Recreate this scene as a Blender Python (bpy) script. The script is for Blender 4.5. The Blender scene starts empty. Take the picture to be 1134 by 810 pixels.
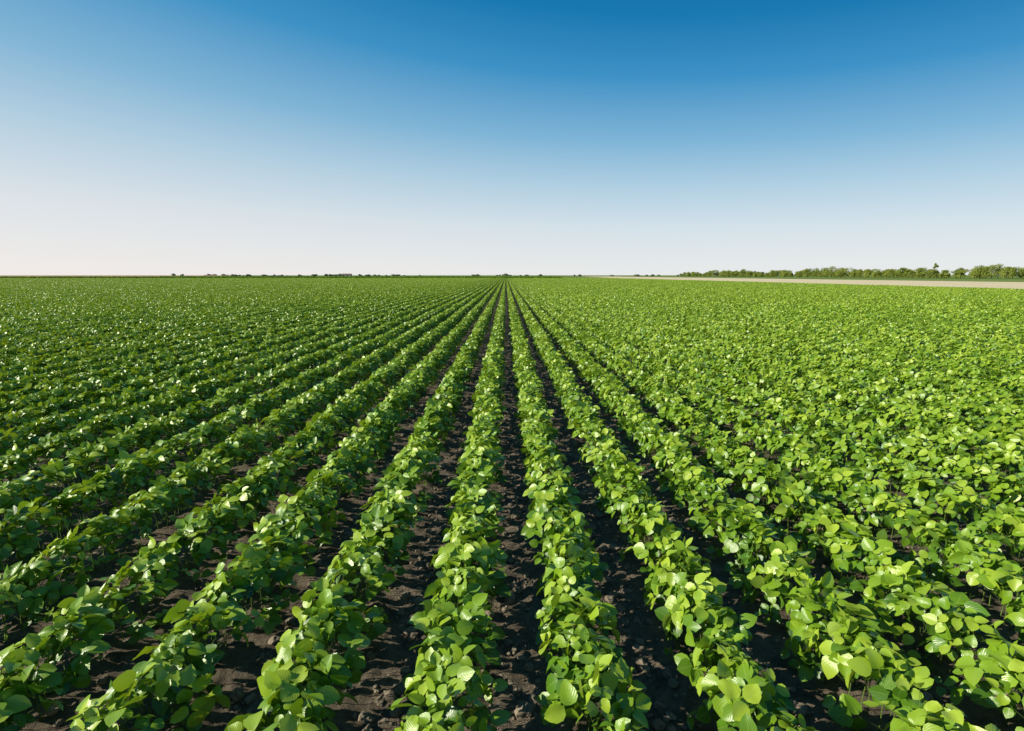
import bpy, math, random
import numpy as np
from mathutils import Vector, noise
rng = np.random.default_rng(7)
random.seed(7)
scene = bpy.context.scene
R = math.radians

# ------------------------------------------------------------------ settings
scene.view_settings.view_transform = 'Standard'
scene.view_settings.look = 'None'
scene.view_settings.exposure = 0
SUN_EL, SUN_ROT = R(30), R(-100)      # clockwise from +Y
sun_dir = Vector((math.sin(SUN_ROT)*math.cos(SUN_EL), math.cos(SUN_ROT)*math.cos(SUN_EL), math.sin(SUN_EL)))
ROW = 0.70
GAP0 = 0.067

# ------------------------------------------------------------------ helpers
def nd(nt, t, **kw):
    n = nt.nodes.new(t)
    for k, v in kw.items(): setattr(n, k, v)
    return n
def new_mat(name):
    m = bpy.data.materials.new(name); m.use_nodes = True
    m.node_tree.nodes.clear()
    return m, m.node_tree
def ramp(nt, stops, fac=None, interp='LINEAR'):
    n = nd(nt, 'ShaderNodeValToRGB'); cr = n.color_ramp; cr.interpolation = interp
    while len(cr.elements) < len(stops): cr.elements.new(0.5)
    for e, (p, c) in zip(cr.elements, stops):
        e.position = p; e.color = (*c, 1)
    if fac is not None: nt.links.new(fac, n.inputs[0])
    return n
def mathn(nt, op, a, b=None, c=None, clamp=False):
    n = nd(nt, 'ShaderNodeMath', operation=op); n.use_clamp = clamp
    for i, v in enumerate((a, b, c)):
        if v is None: continue
        if isinstance(v, (int, float)): n.inputs[i].default_value = v
        else: nt.links.new(v, n.inputs[i])
    return n.outputs[0]
def mixc(nt, fac, a, b, mode='MIX'):
    n = nd(nt, 'ShaderNodeMix', data_type='RGBA', blend_type=mode)
    for i, v in ((0, fac), (6, a), (7, b)):
        if isinstance(v, (int, float)): n.inputs[i].default_value = v
        elif isinstance(v, tuple): n.inputs[i].default_value = (*v, 1)
        else: nt.links.new(v, n.inputs[i])
    return n.outputs[2]
def noise_n(nt, vec, scale, detail=3, rough=0.55):
    n = nd(nt, 'ShaderNodeTexNoise'); n.inputs['Scale'].default_value = scale
    n.inputs['Detail'].default_value = detail; n.inputs['Roughness'].default_value = rough
    nt.links.new(vec, n.inputs['Vector']); return n.outputs[0]
def mesh_obj(name, verts, faces, mats, smooth=False, link=True, attrs=None, matidx=None):
    me = bpy.data.meshes.new(name)
    me.from_pydata(verts.tolist() if hasattr(verts, 'tolist') else verts, [], faces)
    for m in mats: me.materials.append(m)
    if attrs:
        for k, (typ, arr) in attrs.items():
            a = me.attributes.new(k, typ, 'POINT')
            a.data.foreach_set('vector' if typ == 'FLOAT_VECTOR' else 'value', np.asarray(arr).ravel())
    if matidx is not None: me.polygons.foreach_set('material_index', matidx)
    me.polygons.foreach_set('use_smooth', [smooth]*len(me.polygons))
    me.update()
    ob = bpy.data.objects.new(name, me)
    if link: scene.collection.objects.link(ob)
    return ob

# ------------------------------------------------------------------ materials
def leaf_material():
    m, nt = new_mat('soybean_leaf'); L = nt.links
    out = nd(nt, 'ShaderNodeOutputMaterial')
    a = nd(nt, 'ShaderNodeAttribute', attribute_name='rnd')
    uv = nd(nt, 'ShaderNodeAttribute', attribute_name='leafuv')
    geo = nd(nt, 'ShaderNodeNewGeometry')
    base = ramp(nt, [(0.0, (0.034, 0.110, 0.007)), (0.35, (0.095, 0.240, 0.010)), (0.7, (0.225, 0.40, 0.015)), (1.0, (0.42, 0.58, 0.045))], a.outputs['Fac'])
    big = noise_n(nt, geo.outputs['Position'], 0.06, 3)
    bigf = mathn(nt, 'MULTIPLY_ADD', big, 1.6, -0.4, clamp=True)
    c = mixc(nt, bigf, base.outputs[0], (1.15, 1.02, 0.9), 'MULTIPLY')
    # veins
    sep = nd(nt, 'ShaderNodeSeparateXYZ'); L.new(uv.outputs['Vector'], sep.inputs[0])
    ua = mathn(nt, 'ABSOLUTE', sep.outputs[0])
    mid = mathn(nt, 'LESS_THAN', ua, 0.045)
    s = mathn(nt, 'SUBTRACT', sep.outputs[1], mathn(nt, 'MULTIPLY', ua, 0.45))
    w = mathn(nt, 'ABSOLUTE', mathn(nt, 'SUBTRACT', mathn(nt, 'FRACT', mathn(nt, 'MULTIPLY', s, 7.0)), 0.5))
    side = mathn(nt, 'MULTIPLY', mathn(nt, 'LESS_THAN', w, 0.07), 0.45)
    vein = mathn(nt, 'MULTIPLY', mathn(nt, 'MAXIMUM', mid, side), sep.outputs[2])
    c = mixc(nt, mathn(nt, 'MULTIPLY', vein, 0.4), c, (0.38, 0.50, 0.12))
    back = mixc(nt, 0.3, c, (0.24, 0.35, 0.09))
    c2 = mixc(nt, geo.outputs['Backfacing'], c, back)
    bump = nd(nt, 'ShaderNodeBump'); bump.inputs['Strength'].default_value = 0.18; bump.inputs['Distance'].default_value = 0.003
    hgt = mathn(nt, 'MULTIPLY', mathn(nt, 'MULTIPLY', w, 2.0), sep.outputs[2])
    L.new(hgt, bump.inputs['Height'])
    p = nd(nt, 'ShaderNodeBsdfPrincipled'); L.new(c2, p.inputs['Base Color'])
    p.inputs['Roughness'].default_value = 0.37; p.inputs['Specular IOR Level'].default_value = 0.75
    L.new(bump.outputs[0], p.inputs['Normal'])
    t = nd(nt, 'ShaderNodeBsdfTranslucent')
    tc = mixc(nt, 1.0, c, (1.4, 1.25, 0.4), 'MULTIPLY'); L.new(tc, t.inputs[0])
    ms = nd(nt, 'ShaderNodeMixShader'); ms.inputs[0].default_value = 0.18
    L.new(p.outputs[0], ms.inputs[1]); L.new(t.outputs[0], ms.inputs[2]); L.new(ms.outputs[0], out.inputs[0])
    return m
def simple_mat(name, c1, c2, scale, rough=0.9, trans=0.0, bump=0.0, bscale=20):
    m, nt = new_mat(name); L = nt.links
    out = nd(nt, 'ShaderNodeOutputMaterial'); geo = nd(nt, 'ShaderNodeNewGeometry')
    f = noise_n(nt, geo.outputs['Position'], scale, 5)
    r = ramp(nt, [(0.32, c1), (0.68, c2)], f)
    p = nd(nt, 'ShaderNodeBsdfPrincipled'); L.new(r.outputs[0], p.inputs['Base Color'])
    p.inputs['Roughness'].default_value = rough; p.inputs['Specular IOR Level'].default_value = 0.2
    if bump:
        b = nd(nt, 'ShaderNodeBump'); b.inputs['Strength'].default_value = bump; b.inputs['Distance'].default_value = 0.02
        L.new(noise_n(nt, geo.outputs['Position'], bscale, 6, 0.65), b.inputs['Height']); L.new(b.outputs[0], p.inputs['Normal'])
    if trans:
        t = nd(nt, 'ShaderNodeBsdfTranslucent'); L.new(r.outputs[0], t.inputs[0])
        ms = nd(nt, 'ShaderNodeMixShader'); ms.inputs[0].default_value = trans
        L.new(p.outputs[0], ms.inputs[1]); L.new(t.outputs[0], ms.inputs[2]); L.new(ms.outputs[0], out.inputs[0])
    else: L.new(p.outputs[0], out.inputs[0])
    return m
leaf_m = leaf_material()
stem_m = simple_mat('soybean_stem', (0.10, 0.17, 0.03), (0.16, 0.24, 0.05), 9, 0.6)
clod_m = simple_mat('soil_clod', (0.19, 0.150, 0.108), (0.36, 0.295, 0.22), 14, 0.95, bump=0.5, bscale=90)

# ------------------------------------------------------------------ soybean foliage
VS = [0.10, 0.30, 0.56, 0.82]; WS = [0.25, 0.405, 0.385, 0.21]
def leaf_full():
    uv = [(0, 0, 1)]
    P = [(0, 0)]
    for v, w in zip(VS, WS):
        for u in (-1, -0.5, 0, 0.5, 1): P.append((u*w, v - 0.03*abs(u)*(1 if v < 0.5 else -0.3))); uv.append((u, v, 1))
    P.append((0, 1.0)); uv.append((0, 1, 1))
    F = []
    for i in range(4): F.append((0, 1+i+1, 1+i))
    for r in range(3):
        b = 1+r*5
        for i in range(4): F.append((b+i, b+i+1, b+i+6, b+i+5))
    b = 16
    for i in range(4): F.append((b+i, b+i+1, 21))
    return np.array(P), F, np.array(uv, float)
def leaf_low():
    P = [(0, 0), (-0.35, 0.18), (-0.34, 0.70), (0, 1), (0.34, 0.70), (0.35, 0.18)]
    F = [(0, 3, 2, 1), (0, 5, 4, 3)]
    return np.array(P), F, np.zeros((6, 3))
def norm(a): return a/np.maximum(np.linalg.norm(a, axis=-1, keepdims=True), 1e-9)

def row_leaves(length, per_m, lsize, r):
    """trifoliate leaves on a row along +Y, centred x=0.  returns arrays for leaflets + petioles"""
    n = int(length*per_m)
    y = r.uniform(0, length, n)
    ph = r.uniform(0, 6.28, 4)
    def prof(yy):
        return (1 + 0.06*np.sin(yy*5.1+ph[0]) + 0.06*np.sin(yy*11.3+ph[1])), 0.014*np.sin(yy*3.1+ph[2]), (1+0.06*np.sin(yy*7.3+ph[3])+0.06*np.sin(yy*17+ph[0]))
    wm, xo, hm = prof(y)
    th = np.radians(np.clip(r.normal(0, 54, n), -112, 112))
    rr = 1 - 0.5*r.random(n)**1.8 + r.normal(0, 0.042, n)
    W, H, zc = 0.180, 0.25, 0.15
    x = xo + W*wm*rr*np.sin(th)
    z = zc + H*hm*rr*np.cos(th)
    z = np.maximum(z, 0.05)
    pos = np.stack([x, y, z], 1)
    out = np.stack([np.sin(th), r.normal(0, 0.45, n), np.zeros(n)], 1)
    az = r.uniform(0, 2*np.pi, n)
    rd = np.stack([np.cos(az), np.sin(az), np.zeros(n)], 1)
    d = norm(out*1.0 + rd*0.75)
    nrm = norm(np.array([0, 0, 0.75]) + out*0.60 + np.array([-0.22, -0.05, 0.1]) + r.normal(0, 0.46, (n, 3)))
    d = norm(d - nrm*np.sum(d*nrm, 1, keepdims=True))
    s = np.cross(d, nrm)
    sz = lsize*r.uniform(0.55, 1.2, n)
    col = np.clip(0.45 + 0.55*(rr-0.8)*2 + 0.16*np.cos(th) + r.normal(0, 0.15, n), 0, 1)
    bp, bd, bn, bs, bc = [], [], [], [], []
    for k, ang in enumerate((0, 76, -76)):
        a = np.radians(ang + r.normal(0, 11, n))[:, None]
        dd = d*np.cos(a) + s*np.sin(a)
        nn = norm(nrm + r.normal(0, 0.26, (n, 3)) + dd*0.10)
        dd = norm(dd - nn*np.sum(dd*nn, 1, keepdims=True))
        p = pos + (d*0.026 if k == 0 else 0) + dd*0.006
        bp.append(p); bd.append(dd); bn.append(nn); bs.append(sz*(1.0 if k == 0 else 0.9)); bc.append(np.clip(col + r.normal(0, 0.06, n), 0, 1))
    stem = np.stack([xo*1.0 + r.normal(0, 0.012, n), y + r.normal(0, 0.05, n), z*r.uniform(0.35, 0.7, n)], 1)
    return map(np.concatenate, (bp, bd, bn, bs, bc)), (stem, pos), (xo, y)

def build_leaves(pos, d, n, size, col, tmpl, r):
    P, F, UV = tmpl
    N, K = len(pos), len(P)
    side = np.cross(d, n)
    fold = r.uniform(0.02, 0.45, N)[:, None]
    curl = r.normal(0.18, 0.16, N)[:, None]
    wav = r.normal(0, 0.04, N)[:, None]; ph = r.uniform(0, 6.28, N)[:, None]
    wid = r.uniform(0.88, 1.12, N)[:, None]
    lx = P[None, :, 0]*wid*size[:, None]; ly = P[None, :, 1]*size[:, None]
    lz = (np.abs(P[None, :, 0])*fold - curl*P[None, :, 1]**2 + wav*np.sin(P[None, :, 1]*7+ph)*np.sign(P[None, :, 0]))*size[:, None]
    V = pos[:, None, :] + lx[..., None]*side[:, None, :] + ly[..., None]*d[:, None, :] + lz[..., None]*n[:, None, :]
    V = V.reshape(-1, 3); V[:, 2] = np.maximum(V[:, 2], 0.015)
    faces = []
    for f in F:
        fa = np.array(f)[None, :] + (np.arange(N)*K)[:, None]
        faces += fa.tolist()
    return V, faces, np.repeat(col, K), np.tile(UV, (N, 1))

def tubes(A, B, rad):
    n = len(A)
    ax = norm(B-A); ref = np.where(np.abs(ax[:, 2:3]) < 0.9, np.array([[0, 0, 1.]]), np.array([[1., 0, 0]]))
    u = norm(np.cross(ax, ref)); v = np.cross(ax, u)
    ring = []
    for e, rs in ((A, 1.0), (B, 0.7)):
        for k in range(3):
            a = k*2*np.pi/3
            ring.append(e + (u*np.cos(a)+v*np.sin(a))*rad*rs)
    V = np.stack(ring, 1).reshape(-1, 3)
    F = []
    base = np.arange(n)*6
    for k in range(3):
        k2 = (k+1) % 3
        F += np.stack([base+k, base+k2, base+3+k2, base+3+k], 1).tolist()
    return V, F

coll = bpy.data.collections.new('soybean_plants')
def add_variant(name, V, F, col, uv, nleaf_faces):
    mi = np.zeros(len(F), dtype=np.int32); mi[nleaf_faces:] = 1
    ob = mesh_obj(name, V, F, [leaf_m, stem_m], smooth=True, link=False,
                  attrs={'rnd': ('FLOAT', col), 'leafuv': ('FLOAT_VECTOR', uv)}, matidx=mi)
    coll.objects.link(ob)

SEG = 2.0
NV = 12
for i in range(NV):
    r = np.random.default_rng(100+i)
    (lf, pet, st) = row_leaves(SEG, 124, 0.089, r)
    p, d, n, s, c = lf
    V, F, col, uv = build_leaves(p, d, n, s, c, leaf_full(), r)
    nl = len(F)
    Vp, Fp = tubes(pet[0], pet[1], 0.0016)
    ys = np.arange(0.03, SEG, 0.065) + r.normal(0, 0.012, len(np.arange(0.03, SEG, 0.065)))
    A = np.stack([r.normal(0, 0.01, len(ys)), ys, np.full(len(ys), -0.03)], 1)
    B = A + np.stack([r.normal(0, 0.02, len(ys)), r.normal(0, 0.02, len(ys)), r.uniform(0.25, 0.34, len(ys))], 1)
    Vs, Fs = tubes(A, B, 0.0035)
    o1 = len(V); o2 = o1+len(Vp)
    V = np.concatenate([V, Vp, Vs])
    F = F + (np.array(Fp)+o1).tolist() + (np.array(Fs)+o2).tolist()
    ex = len(V)-o1
    add_variant('soybean_row_%02d' % i, V, F, np.concatenate([col, np.full(ex, .5)]), np.concatenate([uv, np.zeros((ex, 3))]), nl)
CX, CY = 7.0, 8.0
NP = 4
for i in range(NP):
    r = np.random.default_rng(300+i)
    Vs, Fs, Cs, Us = [], [], [], []; off = 0
    for k in range(10):
        (lf, pet, st) = row_leaves(CY, 98, 0.096, r)
        p, d, n, s, c = lf
        p = p.copy(); p[:, 0] = p[:, 0]*0.93 + (k+0.5)*ROW - CX/2
        V, F, col, uv = build_leaves(p, d, n, s, c, leaf_low(), r)
        Vs.append(V); Fs += (np.array(F)+off).tolist(); Cs.append(np.clip(col+0.05, 0, 1)); Us.append(uv); off += len(V)
    add_variant('soybean_strip_%02d' % i, np.concatenate(Vs), Fs, np.concatenate(Cs), np.concatenate(Us), len(Fs))

pts, vi, sc = [], [], []
FIELD_R, FIELD_END = 70.0, 344.0
x0 = GAP0
ix0, ix1 = -62, 10
for iy in range(-1, int(FIELD_END/CY)):
    for ix in range(ix0, ix1):
        cx = x0 + (ix+0.5)*CX; cy = iy*CY
        mid = cy+CY/2
        if abs(cx) > (max(mid, 0)+14)*1.25: continue
        if iy < 0 and abs(cx) > 12: continue
        if math.hypot(cx, mid) < 30:
            for k in range(10):
                for j in range(int(CY/SEG)):
                    rx = cx - CX/2 + (k+0.5)*ROW
                    flip = random.random() < 0.5
                    pts.append((rx+random.gauss(0, 0.008), cy+j*SEG+(SEG if flip else 0), 0.0))
                    vi.append(random.randrange(NV)); sc.append((random.uniform(0.95, 1.07), -1 if flip else 1, random.uniform(0.94, 1.06)))
        else:
            flip = random.random() < 0.5
            pts.append((cx, cy+(CY if flip else 0), 0.0)); vi.append(NV+random.randrange(NP))
            sc.append((1, -1 if flip else 1, random.uniform(0.95, 1.05)))
field = mesh_obj('soybean_field', np.array(pts, float), [], [leaf_m], attrs={'vi': ('INT', np.array(vi, dtype=np.int32)), 'sc': ('FLOAT_VECTOR', np.array(sc, float))})
ng = bpy.data.node_groups.new('soybean_rows', 'GeometryNodeTree')
ng.interface.new_socket('Geometry', in_out='INPUT', socket_type='NodeSocketGeometry')
ng.interface.new_socket('Geometry', in_out='OUTPUT', socket_type='NodeSocketGeometry')
gi = ng.nodes.new('NodeGroupInput'); go = ng.nodes.new('NodeGroupOutput')
ip = ng.nodes.new('GeometryNodeInstanceOnPoints'); ci = ng.nodes.new('GeometryNodeCollectionInfo')
ci.inputs['Collection'].default_value = coll
ci.inputs['Separate Children'].default_value = True; ci.inputs['Reset Children'].default_value = True
a1 = ng.nodes.new('GeometryNodeInputNamedAttribute'); a1.data_type = 'INT'; a1.inputs['Name'].default_value = 'vi'
a2 = ng.nodes.new('GeometryNodeInputNamedAttribute'); a2.data_type = 'FLOAT_VECTOR'; a2.inputs['Name'].default_value = 'sc'
ip.inputs['Pick Instance'].default_value = True
ng.links.new(gi.outputs[0], ip.inputs['Points']); ng.links.new(ci.outputs[0], ip.inputs['Instance'])
ng.links.new(a1.outputs['Attribute'], ip.inputs['Instance Index']); ng.links.new(a2.outputs['Attribute'], ip.inputs['Scale'])
ng.links.new(ip.outputs[0], go.inputs[0])
md = field.modifiers.new('rows', 'NODES'); md.node_group = ng

# ------------------------------------------------------------------ ground sheet
def axis(dense_a, dense_b, step, lo, hi, g=1.12):
    a = list(np.arange(dense_a, dense_b, step)); s = step; v = a[-1]
    while v < hi: s *= g; v += s; a.append(v)
    s = step; v = dense_a; b = []
    while v > lo: s *= g; v -= s; b.append(v)
    return np.array(b[::-1]+a)
gx = axis(-2.6, 3.0, 0.024, -9000, 9000); gy = axis(1.6, 8.0, 0.026, -600, 12000)
X, Y = np.meshgrid(gx, gy)
Z = np.zeros_like(X)
near = (np.abs(X) < 40) & (Y > -5) & (Y < 60)
xs, ys = X[near], Y[near]
zz = np.empty(len(xs))
for i in range(len(xs)):
    px, py = float(xs[i]), float(ys[i])
    zz[i] = 0.020*noise.noise((px*6, py*6, 0)) + 0.022*noise.noise((px*15, py*15, 3)) + 0.020*abs(noise.noise((px*28, py*28, 7)))
zz += 0.022*np.cos((xs-GAP0-ROW/2)/ROW*2*np.pi) - 0.022
Z[near] = zz
ny, nx = X.shape
gv = np.stack([X.ravel(), Y.ravel(), Z.ravel()], 1)
idx = np.arange(nx*ny).reshape(ny, nx)
gf = np.stack([idx[:-1, :-1].ravel(), idx[:-1, 1:].ravel(), idx[1:, 1:].ravel(), idx[1:, :-1].ravel()], 1).tolist()
gm, nt = new_mat('ground'); L = nt.links
out = nd(nt, 'ShaderNodeOutputMaterial'); geo = nd(nt, 'ShaderNodeNewGeometry')
f = noise_n(nt, geo.outputs['Position'], 9, 8, 0.65)
soilc = ramp(nt, [(0.33, (0.12, 0.095, 0.068)), (0.67, (0.29, 0.235, 0.172))], f).outputs[0]
mp = nd(nt, 'ShaderNodeMapping'); mp.inputs['Scale'].default_value = (0.0012, 0.006, 1); L.new(geo.outputs['Position'], mp.inputs[0])
farn = noise_n(nt, mp.outputs[0], 1.0, 2)
farc = ramp(nt, [(0.35, (0.11, 0.18, 0.03)), (0.5, (0.18, 0.27, 0.04)), (0.62, (0.26, 0.28, 0.09)), (0.7, (0.13, 0.20, 0.04))], farn).outputs[0]
sp = nd(nt, 'ShaderNodeSeparateXYZ'); L.new(geo.outputs['Position'], sp.inputs[0])
farf = mathn(nt, 'MAXIMUM', mathn(nt, 'GREATER_THAN', sp.outputs[1], FIELD_END-2), mathn(nt, 'GREATER_THAN', sp.outputs[0], FIELD_R+0.5))
gc = mixc(nt, farf, soilc, farc)
p = nd(nt, 'ShaderNodeBsdfPrincipled'); L.new(gc, p.inputs['Base Color']); p.inputs['Roughness'].default_value = 0.95; p.inputs['Specular IOR Level'].default_value = 0.15
b = nd(nt, 'ShaderNodeBump'); b.inputs['Strength'].default_value = 1.0; b.inputs['Distance'].default_value = 0.03
L.new(noise_n(nt, geo.outputs['Position'], 45, 6, 0.7), b.inputs['Height']); L.new(b.outputs[0], p.inputs['Normal']); L.new(p.outputs[0], out.inputs[0])
mesh_obj('ground', gv, gf, [gm], smooth=True)

# ------------------------------------------------------------------ soil clods
def ico(sub):
    import bmesh
    bm = bmesh.new(); bmesh.ops.create_icosphere(bm, subdivisions=sub, radius=1)
    v = np.array([q.co[:] for q in bm.verts]); f = np.array([[q.index for q in ff.verts] for ff in bm.faces]); bm.free(); return v, f
CV, CF = [], []; off = 0
for sub, cnt, smin, smax in ((2, 3800, 0.012, 0.042), (1, 20000, 0.004, 0.015)):
    v, fc = ico(sub)
    r = np.random.default_rng(50+sub)
    k = r.integers(-5, 6, cnt)
    yy = 1.4 + 12*r.random(cnt)**1.5
    xx = GAP0 + k*ROW + r.normal(0, 0.11, cnt)
    ss = smin + (smax-smin)*r.random(cnt)**2.2
    sh = r.uniform(0.65, 1.2, (cnt, 1, 3)); sh[:, :, 2] *= 0.75
    disp = 1 + r.normal(0, 0.16, (cnt, len(v), 1))
    P = v[None]*disp*sh*ss[:, None, None]
    gz = 0.022*np.cos((xx-GAP0-ROW/2)/ROW*2*np.pi) - 0.022
    P += np.stack([xx, yy, gz+ss*0.35], 1)[:, None, :]
    CV.append(P.reshape(-1, 3)); CF += (fc[None]+(np.arange(cnt)*len(v))[:, None, None]+off).reshape(-1, 3).tolist(); off += cnt*len(v)
mesh_obj('soil_clods', np.concatenate(CV), CF, [clod_m])

# ------------------------------------------------------------------ far fields
def strip(name, poly, mat, z=0.06):
    return mesh_obj(name, np.array([(q[0], q[1], q[2] if len(q) > 2 else z) for q in poly], float), [tuple(range(len(poly)))], [mat])
straw_m = simple_mat('straw', (0.78, 0.62, 0.36), (0.88, 0.74, 0.48), 0.15, 0.95)
strip('stubble_field', [(74, 20), (160, 20), (180, 900), (130, 900), (78, 330)], straw_m)
# dry field on a very gentle rise, far left
strip('stubble_field', [(-640, 440, 0.4), (-300, 440, 0.4), (-330, 640, 1.9), (-900, 640, 1.9)], simple_mat('dry_straw', (0.46, 0.30, 0.13), (0.62, 0.42, 0.20), 0.05, 0.95))

def leafcloud(centres, radii, per, size, r):
    n = len(centres)*per
    c = np.repeat(centres, per, 0); ra = np.repeat(radii, per, 0)
    u = norm(r.normal(0, 1, (n, 3))); rad = r.random((n, 1))**0.35
    pos = c + u*ra*rad
    nn = norm(u*0.8 + r.normal(0, 0.6, (n, 3)) + np.array([0, 0, 0.3]))
    t = norm(np.cross(nn, r.normal(0, 1, (n, 3)))); bt = np.cross(nn, t)
    s = (size*r.uniform(0.6, 1.4, (n, 1)))
    V = np.stack([pos-t*s, pos-bt*s*0.7, pos+t*s, pos+bt*s*0.7], 1).reshape(-1, 3)
    F = np.arange(n*4).reshape(n, 4).tolist()
    return V, F
tree_m = simple_mat('tree_foliage', (0.20, 0.26, 0.045), (0.40, 0.44, 0.09), 0.13, 0.8, trans=0.25)
hedge_m = simple_mat('hazed_foliage', (0.19, 0.23, 0.13), (0.30, 0.33, 0.19), 0.05, 0.9, trans=0.2)  # distance haze painted into the foliage colour: paler, bluer green
corn_m = simple_mat('corn_foliage', (0.14, 0.24, 0.028), (0.23, 0.34, 0.04), 0.08, 0.8, trans=0.2)
bark_m = simple_mat('bark', (0.08, 0.06, 0.045), (0.14, 0.11, 0.08), 2, 0.95)

def tree_mass(name, trees, leaf, per, mat, seed, limbs=True):
    r = np.random.default_rng(seed)
    C, Rr, A, B = [], [], [], []
    VV = []
    for (x, y, h, w) in trees:
        k = max(4, int(r.integers(7, 12)))
        cs = []
        for _ in range(k):
            a = r.uniform(0, 6.28); q = w*0.5*r.random()**0.6*0.75
            zz = h*r.uniform(0.32, 0.86)
            q *= 1.0 - 0.5*max(0, zz/h-0.55)
            c = (x+q*math.cos(a), y+q*math.sin(a), zz); cs.append(c)
            rr = w*r.uniform(0.14, 0.26); C.append(c); Rr.append((rr, rr, min(rr*0.85, h*0.2)))
        C.append((x, y, h*0.86)); Rr.append((w*0.16, w*0.16, h*0.14))
        C.append((x, y, h*0.25)); Rr.append((w*0.45, w*0.45, h*0.24))
        for c in cs[:5]:
            A.append((x, y, h*0.25)); B.append(c)
    V, F = leafcloud(np.array(C), np.array(Rr), per, leaf, r)
    nl = len(F); VV = [V]
    off = len(V)
    if limbs:
        Vt, Ft = tubes(np.array([(t[0], t[1], 0) for t in trees], float), np.array([(t[0], t[1], t[2]*0.6) for t in trees], float), 0.22)
        F = F + (np.array(Ft)+off).tolist(); VV.append(Vt); off += len(Vt)
        Vt, Ft = tubes(np.array(A), np.array(B), 0.09); F = F + (np.array(Ft)+off).tolist(); VV.append(Vt)
    mi = np.zeros(len(F), dtype=np.int32); mi[nl:] = 1
    return mesh_obj(name, np.concatenate(VV), F, [mat, bark_m], matidx=mi)

r = np.random.default_rng(11)
trees = []
for t in np.linspace(0, 1, 150)**1.0:
    x = 330 - 20*t + r.normal(0, 3); y = 240 + 660*t + r.normal(0, 3)
    h = (7.5 + 1.3*math.sin(t*19)+1.0*math.sin(t*47+1)) * r.uniform(0.66, 1.2)
    trees.append((x, y, h, h*r.uniform(0.9, 1.5)))
for t in range(90):
    y = 230 + 600*t/90 + r.normal(0, 3)
    trees.append((352+r.normal(0, 5), y, r.uniform(5.5, 8.8), r.uniform(8, 12)))
tree_mass('distant_tree_line', trees, 0.30, 110, tree_m, 3)
tree_mass('poplar_tree', [(293, 352, 10.5, 4.2)], 0.24, 260, tree_m, 5)
bs = []
for i in range(260):
    y = r.uniform(1000, 1700); x = r.uniform(-0.60, 0.75)*y
    if noise.noise((x*0.004, y*0.002, 1.3)) < 0.0: continue
    h = r.uniform(2.5, 4.8); bs.append((x, y, h, h*r.uniform(1.5, 3.5)))
tree_mass('distant_bushes', bs, 0.8, 40, hedge_m, 8, limbs=False)
bb = [(-355, 560, 4.0, 6), (-349, 566, 3.6, 5), (-182, 420, 2.3, 6), (-176, 421, 2.2, 5), (-190, 423, 2.1, 6), (-165, 420, 2.4, 4), (0.5, 560, 4.2, 4.5), (-178, 560, 3.9, 5), (-186, 570, 3.2, 5)]
tree_mass('hedgerow_shrubs', bb, 0.28, 60, hedge_m, 9, limbs=False)
r = np.random.default_rng(21)
n = 60000
yy = 362 + 160*r.random(n)**1.6; xx = -470 + (470+40)*r.random(n)
keep = ~((xx < -0.66*yy) & (yy > 395)); xx, yy = xx[keep], yy[keep]; n = len(xx)
zt = 1.2*r.random(n)**0.4
c = np.stack([xx, yy, zt], 1)
V, F = leafcloud(c, np.full((n, 3), 0.2), 1, 0.42, r)
mesh_obj('corn_field', V, F, [corn_m])

# distant farm barn on the horizon, left of centre
wall_m = simple_mat('barn_wall', (0.45, 0.42, 0.38), (0.58, 0.55, 0.50), 0.4, 0.9)
roof_m = simple_mat('barn_roof', (0.20, 0.13, 0.10), (0.28, 0.18, 0.14), 0.5, 0.9)
door_m = simple_mat('barn_door', (0.08, 0.06, 0.05), (0.12, 0.09, 0.07), 0.5, 0.9)
def barn(x, y, wd, dp, h, rh):
    root = bpy.data.objects.new('farm_barn', None); scene.collection.objects.link(root); root.location = (x, y, 0)
    a, b_ = wd/2, dp/2
    wv = [(-a, -b_, 0), (a, -b_, 0), (a, b_, 0), (-a, b_, 0), (-a, -b_, h), (a, -b_, h), (a, b_, h), (-a, b_, h), (-a, 0, h+rh), (a, 0, h+rh)]
    walls = mesh_obj('walls', wv, [(0, 1, 5, 4), (2, 3, 7, 6), (1, 2, 6, 9, 5), (3, 0, 4, 8, 7)], [wall_m]); walls.parent = root
    e = 0.4
    rv = [(-a-e, -b_-e, h-0.2), (a+e, -b_-e, h-0.2), (a+e, 0, h+rh+0.12), (-a-e, 0, h+rh+0.12), (a+e, b_+e, h-0.2), (-a-e, b_+e, h-0.2)]
    rf = mesh_obj('roof', rv, [(0, 1, 2, 3), (3, 2, 4, 5)], [roof_m]); rf.parent = root
    for i, dx in enumerate((-a*0.5, a*0.4)):
        dv = [(dx-1.3, -b_-0.05, 0), (dx+1.3, -b_-0.05, 0), (dx+1.3, -b_-0.05, 2.9), (dx-1.3, -b_-0.05, 2.9)]
        dd = mesh_obj('door_%d' % (i+1), dv, [(0, 1, 2, 3)], [door_m]); dd.parent = root
barn(-262, 860, 15, 9, 3.0, 1.8)

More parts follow.
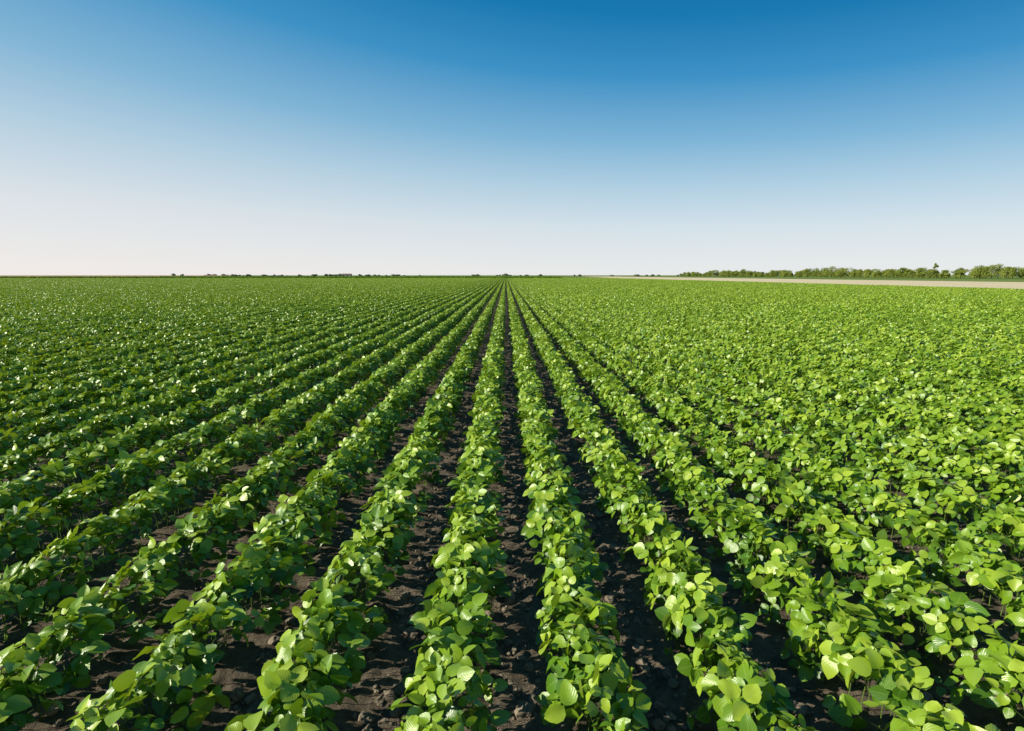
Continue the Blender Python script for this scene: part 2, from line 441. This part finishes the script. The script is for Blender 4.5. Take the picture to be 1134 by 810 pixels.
# ------------------------------------------------------------------ world
w = bpy.data.worlds.new('sky'); scene.world = w; w.use_nodes = True
nt = w.node_tree; nt.nodes.clear(); L = nt.links
out = nd(nt, 'ShaderNodeOutputWorld'); bg = nd(nt, 'ShaderNodeBackground')
sky = nd(nt, 'ShaderNodeTexSky', sky_type='NISHITA'); sky.sun_disc = False
sky.sun_elevation = SUN_EL; sky.sun_rotation = SUN_ROT; sky.air_density = 1.0; sky.dust_density = 0.6; sky.ozone_density = 3.0
tc = nd(nt, 'ShaderNodeTexCoord'); sp = nd(nt, 'ShaderNodeSeparateXYZ'); L.new(tc.outputs['Generated'], sp.inputs[0])
# clear-air gradient with a hazier, paler side toward the sun
zf = mathn(nt, 'MULTIPLY', sp.outputs[2], mathn(nt, 'MULTIPLY_ADD', sp.outputs[0], 0.28, 1.0))
S = 10.0   # background strength is 0.1
g = ramp(nt, [(0.0, (.85, .86, .86)), (0.09, (.69, .78, .84)), (0.17, (.44, .64, .78)), (0.245, (.215, .475, .70)), (0.345, (.040, .29, .58)), (0.43, (.002, .19, .45)), (0.6, (.002, .10, .26)), (1.0, (.002, .04, .12))], zf)
warm = mathn(nt, 'MULTIPLY_ADD', sp.outputs[0], -0.55, 0.12, clamp=True)
g2 = mixc(nt, warm, g.outputs[0], (1.14, 1.0, 0.95), 'MULTIPLY')
gs = nd(nt, 'ShaderNodeVectorMath', operation='SCALE'); L.new(g2, gs.inputs[0]); gs.inputs['Scale'].default_value = S
sk = mixc(nt, 0.92, sky.outputs[0], gs.outputs[0])
L.new(sk, bg.inputs[0]); bg.inputs[1].default_value = 0.10
L.new(bg.outputs[0], out.inputs[0])

sl = bpy.data.lights.new('sun', 'SUN'); sl.energy = 5.0; sl.angle = R(0.5); sl.color = (1.0, 0.94, 0.78)
so = bpy.data.objects.new('sun', sl); scene.collection.objects.link(so)
so.rotation_euler = sun_dir.to_track_quat('Z', 'Y').to_euler()

# ------------------------------------------------------------------ camera
cam = bpy.data.cameras.new('camera'); co = bpy.data.objects.new('camera', cam); scene.collection.objects.link(co)
cam.lens = 18; cam.sensor_width = 36; cam.clip_end = 20000; cam.clip_start = 0.05
co.location = (0, 0, 2.22)
co.rotation_euler = (R(90-10.0), 0, R(-0.7))
scene.camera = co
